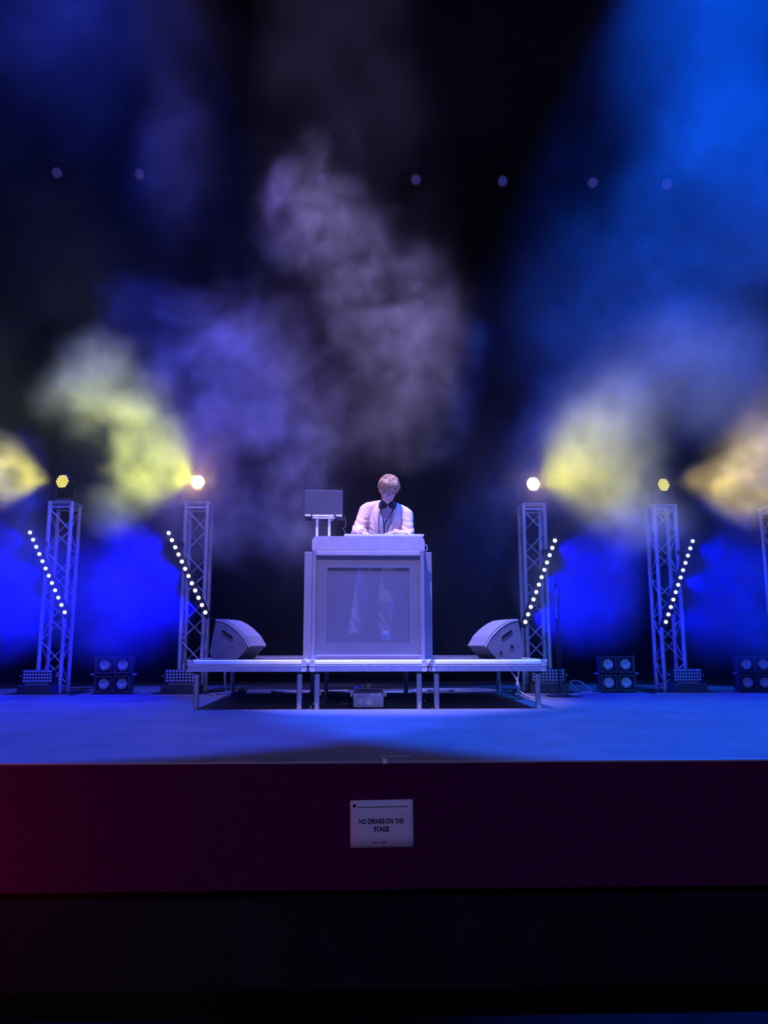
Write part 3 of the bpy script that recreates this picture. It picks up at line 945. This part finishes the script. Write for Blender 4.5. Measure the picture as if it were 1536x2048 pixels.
led_bar(1.905, 1, True, 'slanting bar of twelve blue lights above the right wedge monitor', 130)
led_bar(3.45, 1, False, 'slanting bar of twelve blue lights right of the right blinder', 75)

# ------------------------------------------------------------------ flood panels on the tower bases
def flood_panel(x, label, w_):
    t = thing('flood_panel', (x, TY - 0.29, 0.012), label, 'flood light', 'flood panels at the tower feet')
    MB().box((0, 0.03, 0.045), (w_ + 0.06, 0.20, 0.09), bevel=0.004).build('ballast_box', M['darkgrey'], t)
    MB().box((0, 0.02, 0.168), (w_ + 0.03, 0.06, 0.155), bevel=0.005).build('housing', M['dark'], t)
    MB().box((0, -0.012, 0.100), (w_ * 0.8, 0.006, 0.010)).build('label_strip', M['grey_cable'], t)
    for s in (-1, 1):
        MB().box((s * (w_ / 2 + 0.022), 0.03, 0.17), (0.008, 0.04, 0.15)).build('bracket', M['dark'], t)
        k = MB().tube([(s * (w_ / 2 + 0.02), 0.03, 0.18), (s * (w_ / 2 + 0.045), 0.03, 0.18)], 0.009, 10).build('knob', M['grey_cable'], t)
    g = MB()
    nx = 10
    for i in range(nx):
        for k in range(4):
            cx_ = (i - (nx - 1) / 2) * w_ / nx
            cz_ = 0.178 + (k - 1.5) * 0.033
            g.ball((cx_, -0.012, cz_), (w_ / nx * 0.45, 0.008, 0.0145), None, 8)
    o = g.build('lens_grid', M['lens_grey'], t, smooth='all')
    o['kind'] = 'stuff'
    return t
flood_panel(-3.462, 'dark flood panel of small square lenses at far left tower foot', 0.30)
flood_panel(-1.955, 'flood panel half hidden behind the left riser leg', 0.34)
flood_panel(1.955, 'flood panel half hidden behind the right riser leg and microphone stand', 0.35)
flood_panel(3.475, 'bright blue flood panel right of the right blinder lamp', 0.30)

# ------------------------------------------------------------------ four-lamp blinders
def make_blinder():
    t = thing('blinder_lamp', (0, 0, 0), '', 'blinder', 'four-lamp blinders on the floor')
    h = None
    for sx in (-1, 1):
        for sz in (-1, 1):
            x, z = sx * 0.096, 0.205 + sz * 0.098
            mb = MB()
            wd, dp = 0.178, 0.012
            for k in (-1, 1):
                mb.box((k * (wd / 2 - 0.008), 0, 0), (0.016, 0.03, wd))
                mb.box((0, 0, k * (wd / 2 - 0.008)), (wd, 0.03, 0.016))
            f = mb.build('lamp_frame', M['darkgrey'], t, loc=(x, 0, z))
            MB().box((0, 0.10, 0), (wd - 0.01, 0.16, wd - 0.01), bevel=0.01).build('lamp_box', M['dark'], f)
            prof = [(0.004, 0.004), (0.020, 0.0), (0.038, -0.003), (0.052, 0.000), (0.058, 0.006), (0.060, 0.014), (0.060, 0.02)]
            rings = [[V(r * math.cos(2 * PI * i / 28), y, r * math.sin(2 * PI * i / 28)) for i in range(28)] for r, y in prof]
            MB().loft(rings).build('lamp_glass', M['reflector'], f, smooth='all')
            rim = [V(0.064 * math.cos(2 * PI * i / 28), 0.006, 0.064 * math.sin(2 * PI * i / 28)) for i in range(29)]
            MB().tube(rim, 0.004, 6).build('lamp_rim', M['dark'], f, smooth='all')
    for s in (-1, 1):
        MB().box((s * 0.196, 0.03, 0.205), (0.008, 0.05, 0.40)).build('side_frame', M['darkgrey'], t)
        MB().tube([(s * 0.20, 0.03, 0.205), (s * 0.235, 0.03, 0.205), (s * 0.24, 0.03, 0.205)], [0.006, 0.006, 0.014], 10).build('knob', M['steel'], t)
    MB().box((0, 0.05, 0.005), (0.40, 0.16, 0.010)).build('foot', M['dark'], t)
    return t
bl = make_blinder()
bl.location = (-2.70, 8.46, 0)
bl['label'] = 'black four-lamp blinder on the floor between the two left towers'
copy_tree(bl, (2.735, 8.46, 0), 'black four-lamp blinder between the two right towers, in azure light', (0, 0, 0))
copy_tree(bl, (4.27, 8.46, 0), 'dim four-lamp blinder cut by the right picture edge', (0, 0, 0))

# ------------------------------------------------------------------ microphone stand
def mic_stand():
    t = thing('microphone_stand', (1.955, 7.93, 0), 'black straight microphone stand on a round base by the right riser', 'stand')
    MB().tube([(0, 0, 0), (0, 0, 0.012), (0, 0, 0.022), (0, 0, 0.03)], [0.13, 0.13, 0.10, 0.02], 28).build('base', M['dark'], t, smooth=True)
    MB().tube([(0, 0, 0.02), (0, 0, 0.75)], 0.011, 12).build('tube', M['dark'], t, smooth=True)
    MB().tube([(0, 0, 0.70), (0, 0, 0.78)], 0.017, 12).build('clutch', M['dark'], t, smooth=True)
    MB().tube([(0, 0, 0.75), (0, 0, 1.10)], 0.008, 12).build('inner_tube', M['grey_cable'], t, smooth=True)
    MB().tube([(0, 0, 1.09), (-0.006, -0.02, 1.12), (-0.012, -0.05, 1.135)], [0.012, 0.013, 0.015], 10).build('microphone_clip', M['black_plastic'], t, smooth=True)
    return t
mic_stand()
mc = MB().tube([(1.955, 7.875, 1.135), (1.975, 7.86, 1.10), (1.985, 7.87, 1.02), (1.972, 7.9, 0.95), (1.975, 7.91, 0.9), (1.982, 7.91, 0.6), (1.975, 7.91, 0.3), (1.99, 7.86, 0.06), (2.02, 7.76, 0.010), (2.1, 7.8, 0.008), (2.2, 7.95, 0.008)], 0.005, 8).build('microphone_cable', M['rubber'], smooth=True)
tag(mc, 'black cable running down the microphone stand to the floor', 'cable')

# ------------------------------------------------------------------ cables and connectors on the floor
def cable(name, pts, r, m, label, cat='cable', group=None):
    P = [Vector(p) for p in pts]
    out = []
    for i in range(len(P) - 1):
        p0, p1, p2, p3 = P[max(i - 1, 0)], P[i], P[i + 1], P[min(i + 2, len(P) - 1)]
        for k in range(6):
            u = k / 6
            out.append(0.5 * ((2 * p1) + (p2 - p0) * u + (2 * p0 - 5 * p1 + 4 * p2 - p3) * u * u + (3 * p1 - p0 - 3 * p2 + p3) * u ** 3))
    out.append(P[-1])
    o = MB().tube(out, r, 7).build(name, m, smooth=True)
    return tag(o, label, cat, group)
c1 = 'cables lying on the stage floor'
cable('floor_cable', [(-1.62, 8.2, .012), (-1.5, 8.4, .012), (-1.3, 8.62, .012), (-1.0, 8.75, .012), (-0.6, 8.7, .012), (-0.2, 8.75, .012)], 0.011, M['grey_cable'], 'grey cable along the floor behind the left riser', group=c1)
cable('floor_cable', [(-0.95, 8.56, .010), (-0.7, 8.62, .010), (-0.45, 8.54, .010), (-0.15, 8.6, .010)], 0.009, M['grey_cable'], 'short pale cable behind the left riser ending in a white plug', group=c1)
cable('floor_cable', [(0.5, 8.6, .013), (0.8, 8.72, .013), (1.1, 8.62, .013), (1.4, 8.66, .013), (1.58, 8.5, .013)], 0.012, M['grey_cable'], 'grey cable behind the right riser legs', group=c1)
cable('floor_cable', [(0.55, 8.7, .030), (0.95, 8.66, .030), (1.25, 8.7, .032), (1.5, 8.62, .012)], 0.010, M['grey_cable'], 'second grey cable crossing over another behind the right riser', group=c1)
cable('floor_cable', [(2.28, 8.5, .012), (2.34, 8.7, .03), (2.3, 8.78, .10), (2.38, 8.7, .11), (2.46, 8.55, .03), (2.40, 8.4, .012), (2.30, 8.38, .012)], 0.009, M['grey_cable'], 'looped cable on the floor left of the right blinder', group=c1)
cable('floor_cable', [(2.3, 8.30, .010), (2.4, 8.27, .010), (2.5, 8.35, .010), (2.62, 8.75, .010)], 0.008, M['grey_cable'], 'flat cable in front of the loop left of the right blinder', group=c1)
cable('floor_cable', [(-2.45, 8.6, .010), (-2.3, 8.75, .02), (-2.27, 8.5, .010), (-2.32, 8.25, .010)], 0.009, M['grey_cable'], 'cable on the floor right of the left blinder', group=c1)
cable('floor_cable', [(1.52, 7.9, .010), (1.55, 8.0, .14), (1.50, 8.1, .25), (1.58, 8.15, .32), (1.60, 8.2, .22), (1.55, 8.05, .08), (1.60, 7.7, .010), (1.68, 7.55, .010)], 0.010, M['grey_cable'], 'cable bundle hanging by the right end of the right riser', group=c1)
cable('floor_cable', [(-1.5, 8.52, .010), (-1.52, 8.5, .18), (-1.50, 8.52, .32)], 0.012, M['grey_cable'], 'cable hanging by the left end of the left riser', group=c1)
cable('floor_cable', [(1.0, 7.6, .0085), (1.2, 7.48, .0085), (1.5, 7.55, .0085)], 0.008, M['wood'], 'thin orange-brown cable under the right riser', group=c1)
cable('floor_cable', [(0.52, 6.515, .335), (0.53, 6.47, .29), (0.512, 6.47, .38), (0.53, 6.472, .405), (0.55, 6.50, .412)], 0.003, M['rubber'], 'thin black cable looped over the joint of the middle and right risers', group=c1)
def plug(name, loc, m, label, sz):
    t = thing(name, loc, label, 'connector')
    MB().box((0, 0, sz[2] / 2), sz, bevel=0.008).build('shell', m, t)
    MB().tube([(sz[0] / 2, 0, sz[2] / 2), (sz[0] / 2 + 0.03, 0, sz[2] / 2)], [sz[2] * 0.35, sz[2] * 0.25], 10).build('strain_relief', M['rubber'], t)
    return t
plug('power_connector', (-1.34, 8.50, 0), M['blue_plastic'], 'blue power connector on the floor behind the left riser', (0.06, 0.05, 0.045))
plug('cable_plug', (-1.0, 8.50, 0), M['white_plastic'], 'white plug on the floor behind the left riser', (0.045, 0.03, 0.03))
plug('junction_box', (-0.205, 6.86, 0), M['darkgrey'], 'flat grey box on the floor left of the fog machine', (0.09, 0.06, 0.032))

# ------------------------------------------------------------------ signs and tape at the stage front
def sign():
    t = thing('paper_sign', (0.030, EDGE_Y - 0.0065, -0.2685), 'white paper notice about drinks taped to the red stage front', 'sign', rot=(0, math.radians(-0.7), 0))
    n = 10
    rows = []
    for i in range(n + 1):
        x = -0.1435 + 0.287 * i / n
        rows.append([V(x, -0.0012 - 0.0008 * abs(math.sin(i * 0.9)), z) for z in (-0.1025, -0.05, 0.05, 0.1025)])
    o = MB().loft(rows, cap=False, closed=False).build('sheet', M['paper'], t, smooth='all')
    s = o.modifiers.new('thick', 'SOLIDIFY')
    s.thickness = 0.001
    y = -0.0052
    text('lettering', 'NO DRINKS ON THE', 0.0285, M['ink'], t, (-0.002, y, 0.010), bold=0.0008, narrow=0.76)
    text('lettering', 'STAGE', 0.0285, M['ink'], t, (-0.002, y, -0.024), bold=0.0008, narrow=0.82)
    MB().box((0.006, y, 0.073), (0.235, 0.0012, 0.0022)).build('header_line', M['ink'], t)
    MB().box((-0.124, y, 0.080), (0.014, 0.0012, 0.012)).build('header_mark', M['ink'], t)
    for x, wd in ((-0.03, 0.024), (0.006, 0.028)):
        MB().box((x, y, -0.080), (wd, 0.0012, 0.0022)).build('footer_line', M['ink'], t)
    return t
sign()
tp = MB().box((0.045, EDGE_Y - 0.009, 0.002), (0.022, 0.006, 0.016)).box((0.045, EDGE_Y + 0.012, 0.0095), (0.022, 0.046, 0.002)).build('edge_tape', M['white_plastic'])
tag(tp, 'small square of white tape folded over the stage edge', 'tape')
tp = MB().box((0.10, EDGE_Y + 0.16, 0.0015), (0.15, 0.05, 0.002)).build('floor_tape', M['grey_cable'])
tag(tp, 'faint strip of grey tape on the floor near the stage edge', 'tape')

# ------------------------------------------------------------------ rig above
def pipe(name, y, z, label):
    t = thing(name, (0, y, z), label, 'lighting bar')
    MB().tube([(-7.6, 0, 0), (7.6, 0, 0)], 0.025, 12).build('pipe', M['pipe'], t, smooth=True)
    for x in (-5, -1.7, 1.7, 5):
        MB().tube([(x, 0, 0.02), (x, 0, 12.55 - z)], 0.004, 6).build('hanger_wire', M['dark'], t)
    return t
pipe('lighting_bar', 10.0, 7.32, 'black pipe with round dark lamps, lower of the two overhead')
pipe('lighting_bar', 10.3, 8.44, 'black empty pipe, upper of the two overhead')
def make_can():
    t = thing('par_can', (0, 0, 0), '', 'stage lamp', 'unlit lamps on the lower overhead bar')
    hd = MB().tube([(0, 0.24, 0), (0, 0.20, 0), (0, 0.04, 0), (0, 0.0, 0), (0, -0.03, 0)], [0.05, 0.085, 0.090, 0.090, 0.094], 24, cap=False).build('can', M['dark'], t, smooth=True, loc=(0, 0, -0.27), rot=(math.radians(32), 0, 0))
    prof = [(0.002, 0.0), (0.03, -0.003), (0.055, 0.0), (0.072, 0.012), (0.078, 0.02)]
    MB().loft([[V(r * math.cos(2 * PI * i / 24), y, r * math.sin(2 * PI * i / 24)) for i in range(24)] for r, y in prof]).build('lens', M['reflector'], hd, smooth='all')
    for s in (-1, 1):
        MB().box((s * 0.099, 0.06, -0.15), (0.005, 0.03, 0.27)).build('yoke', M['dark'], t)
    MB().box((0, 0.06, -0.02), (0.20, 0.03, 0.006)).build('yoke_top', M['dark'], t)
    MB().box((0, 0.0, -0.005), (0.05, 0.05, 0.07), bevel=0.006).build('hook_clamp', M['dark'], t)
    return t
can = make_can()
cx = [(-4.36, 'first unlit round lamp from the left on the overhead bar'), (-3.21, 'second unlit round lamp from the left on the overhead bar'), (-0.65, 'unlit round overhead lamp in the pale smoke, left of the booth'), (0.70, 'unlit round overhead lamp at the right edge of the pale smoke'), (1.95, 'faint unlit overhead lamp in the dark gap right of the pale smoke'), (3.25, 'unlit overhead lamp in the blue haze, second from the right'), (4.33, 'unlit overhead lamp in the blue haze, nearest the right picture edge')]
can.location = (cx[0][0], 10.0, 7.32)
can['label'] = cx[0][1]
for x, l in cx[1:]:
    copy_tree(can, (x, 10.0, 7.32), l, (0, 0, random.uniform(-.25, .25)))

# ------------------------------------------------------------------ smoke
# puffs: centre x, y, z; radii x, y, z; weight; evenness. Stage smoke drifting behind and beside the booth.
PUFFS = [
    (-3.97, 8.1, 2.3, 0.55, 0.55, 0.63, 1.6, 0.0),
    (-2.16, 7.5, 2.28, 0.54, 0.6, 0.57, 1.0, 0.0),
    (-2.37, 7.5, 1.72, 0.53, 0.6, 0.3, 0.9, 0.0),
    (-2.53, 7.4, 2.96, 0.64, 0.7, 0.52, 0.9, 0.0),
    (-2.04, 7.7, 1.96, 0.45, 0.5, 0.36, 0.5, 0.0),
    (-2.73, 7.5, 2.4, 0.32, 0.8, 0.28, -1.3, 0.0),
    (-3.46, 7.9, 1.12, 0.65, 0.8, 0.77, 0.7, 0.5),
    (-2.53, 8.0, 1.02, 0.76, 0.8, 0.78, 0.7, 0.5),
    (2.29, 8.0, 1.13, 0.69, 0.8, 0.8, 0.7, 0.5),
    (3.88, 8.0, 1.14, 0.75, 0.8, 0.8, 0.55, 0.5),
    (-1.91, 8.3, 2.31, 0.65, 0.5, 0.62, 0.12, 0.5),
    (1.87, 8.3, 2.3, 0.73, 0.5, 0.63, 0.15, 0.5),
    (0.74, 8.8, 7.96, 2.75, 1.4, 2.5, 0.18, 0.8),
    (-1.31, 8.3, 3.33, 1.06, 1.0, 1.32, 1.2, 0.0),
    (-0.74, 8.3, 2.53, 0.72, 0.9, 1.28, 1.1, 0.0),
    (-1.62, 8.4, 1.98, 0.6, 0.8, 0.85, 1.0, 0.0),
    (-2.23, 8.3, 4.09, 0.84, 0.8, 0.54, 0.35, 0.0),
    (-0.2, 7.4, 5.98, 0.27, 0.5, 0.78, 0.5, 0.0),
    (-0.51, 7.4, 4.93, 0.57, 0.7, 0.8, 0.8, 0.0),
    (-0.75, 7.2, 5.14, 0.23, 0.4, 0.39, 0.8, 0.0),
    (0.18, 7.6, 4.1, 0.95, 0.8, 1.03, 0.7, 0.0),
    (0.65, 7.6, 3.55, 0.63, 0.8, 0.78, 0.6, 0.0),
    (0.13, 7.8, 3.06, 1.01, 0.8, 0.9, 0.4, 0.0),
    (2.27, 7.5, 2.33, 0.77, 0.8, 0.95, 1.0, 0.4),
    (2.6, 7.6, 1.71, 0.67, 0.8, 0.52, 0.7, 0.0),
    (3.37, 7.7, 3.4, 1.25, 1.0, 0.91, 0.65, 0.5),
    (3.97, 8.1, 2.24, 0.5, 0.5, 0.38, 1.5, 0.0),
    (4.44, 8.05, 2.59, 0.61, 0.6, 0.57, 1.4, 0.0),
    (3.4, 7.2, 7.05, 1.65, 1.4, 2.11, 0.15, 0.75),
    (3.8, 7.2, 5.06, 1.22, 1.2, 1.52, 0.24, 0.6),
    (2.59, 8.0, 4.2, 1.53, 1.2, 1.34, 0.24, 0.6),
    (-2.96, 7.3, 6.78, 1.47, 1.2, 1.04, 0.075, 0.6),
    (-2.03, 7.4, 5.48, 0.52, 0.8, 0.88, 0.07, 0.5),
    (1.47, 8.6, 2.15, 0.87, 0.9, 1.19, 0.2, 0.4),
    (0.22, 9.2, 3.2, 5.68, 1.0, 2.82, 0.26, 0.75),
]
HAZE_BASE = 0.005
HAZE_GAIN = 0.6
def smoke():
    vol = bpy.data.volumes.new('stage_smoke')
    o = bpy.data.objects.new('stage_smoke', vol)
    COL.objects.link(o)
    tag(o, 'drifting stage smoke around the towers and above the booth', 'smoke', None, 'stuff')
    m = bpy.data.materials.new('smoke')
    m.use_nodes = True
    nt = m.node_tree
    nt.nodes.remove(nt.nodes['Principled BSDF'])
    pv = nt.nodes.new('ShaderNodeVolumePrincipled')
    pv.inputs['Color'].default_value = (0.97, 0.97, 0.97, 1)
    pv.inputs['Density'].default_value = 1.0
    pv.inputs['Anisotropy'].default_value = 0.1
    nt.links.new(pv.outputs[0], nt.nodes['Material Output'].inputs['Volume'])
    vol.materials.append(m)
    ng = bpy.data.node_groups.new('smoke_field', 'GeometryNodeTree')
    ng.interface.new_socket('Geometry', in_out='INPUT', socket_type='NodeSocketGeometry')
    ng.interface.new_socket('Geometry', in_out='OUTPUT', socket_type='NodeSocketGeometry')
    N, L = ng.nodes, ng.links
    out = N.new('NodeGroupOutput')
    pos = N.new('GeometryNodeInputPosition').outputs[0]
    def vm(op, a, b=None, scale=None):
        n = N.new('ShaderNodeVectorMath')
        n.operation = op
        for i, q in enumerate((a, b)):
            if q is None:
                continue
            if isinstance(q, (tuple, list)):
                n.inputs[i].default_value = q
            else:
                L.new(q, n.inputs[i])
        if scale is not None:
            n.inputs['Scale'].default_value = scale
        return n.outputs['Value'] if op == 'LENGTH' else n.outputs['Vector']
    def mm(op, a, b=None, clamp=False):
        n = N.new('ShaderNodeMath')
        n.operation = op
        n.use_clamp = clamp
        for i, q in enumerate((a, b)):
            if q is None:
                continue
            if isinstance(q, (int, float)):
                n.inputs[i].default_value = q
            else:
                L.new(q, n.inputs[i])
        return n.outputs[0]
    def noise(vec, scale, detail, rough=0.55):
        n = N.new('ShaderNodeTexNoise')
        L.new(vec, n.inputs['Vector'])
        n.inputs['Scale'].default_value = scale
        n.inputs['Detail'].default_value = detail
        n.inputs['Roughness'].default_value = rough
        return n
    wn = noise(pos, 0.9, 4)
    warp = vm('SCALE', vm('SUBTRACT', wn.outputs['Color'], (0.5, 0.5, 0.5)), None, 1.1)
    wp = vm('ADD', pos, warp)
    total = None
    calm = None
    for x, y, z, rx, ry, rz, wt, sm_ in PUFFS:
        q = vm('DIVIDE', vm('SUBTRACT', wp, (x, y, z)), (rx, ry, rz))
        d = vm('LENGTH', q)
        mr = N.new('ShaderNodeMapRange')
        mr.interpolation_type = 'SMOOTHSTEP'
        L.new(d, mr.inputs['Value'])
        mr.inputs['From Min'].default_value = 1.15
        mr.inputs['From Max'].default_value = 0.35
        mr.inputs['To Min'].default_value = 0
        mr.inputs['To Max'].default_value = wt * (1 - sm_)
        if sm_:
            cq = mm('MULTIPLY', mr.outputs[0], sm_ / (1 - sm_))
            calm = cq if calm is None else mm('ADD', calm, cq)
        total = mr.outputs[0] if total is None else mm('ADD', total, mr.outputs[0])
    total = mm('MAXIMUM', total, 0.0)
    wisp = noise(vm('ADD', pos, vm('SCALE', warp, None, 0.5)), 1.5, 6, 0.62)
    cm = N.new('ShaderNodeMapRange')
    L.new(wisp.outputs['Fac'], cm.inputs['Value'])
    cm.inputs['From Min'].default_value = 0.38
    cm.inputs['From Max'].default_value = 0.64
    cm.inputs['To Min'].default_value = 0.05
    cm.inputs['To Max'].default_value = 1.75
    fine = noise(vm('ADD', pos, vm('SCALE', warp, None, 0.8)), 4.5, 5, 0.6)
    fm = N.new('ShaderNodeMapRange')
    L.new(fine.outputs['Fac'], fm.inputs['Value'])
    fm.inputs['From Min'].default_value = 0.39
    fm.inputs['From Max'].default_value = 0.61
    fm.inputs['To Min'].default_value = 0.25
    fm.inputs['To Max'].default_value = 1.75
    total = mm('MULTIPLY', total, fm.outputs[0])
    dens = mm('ADD', mm('MULTIPLY', mm('MULTIPLY', total, cm.outputs[0]), HAZE_GAIN), mm('MULTIPLY', HAZE_BASE, cm.outputs[0]))
    dens = mm('ADD', dens, mm('MULTIPLY', calm, HAZE_GAIN))
    vc = N.new('GeometryNodeVolumeCube')
    L.new(dens, vc.inputs['Density'])
    lo, hi, res = (-5.6, 5.4, 0.02), (5.6, 10.4, 9.2), 0.05
    vc.inputs['Min'].default_value = lo
    vc.inputs['Max'].default_value = hi
    for i, a in enumerate(('X', 'Y', 'Z')):
        vc.inputs['Resolution ' + a].default_value = int((hi[i] - lo[i]) / res)
    sm = N.new('GeometryNodeSetMaterial')
    sm.inputs['Material'].default_value = m
    L.new(vc.outputs[0], sm.inputs['Geometry'])
    L.new(sm.outputs[0], out.inputs[0])
    md = o.modifiers.new('field', 'NODES')
    md.node_group = ng
    return o
smoke()
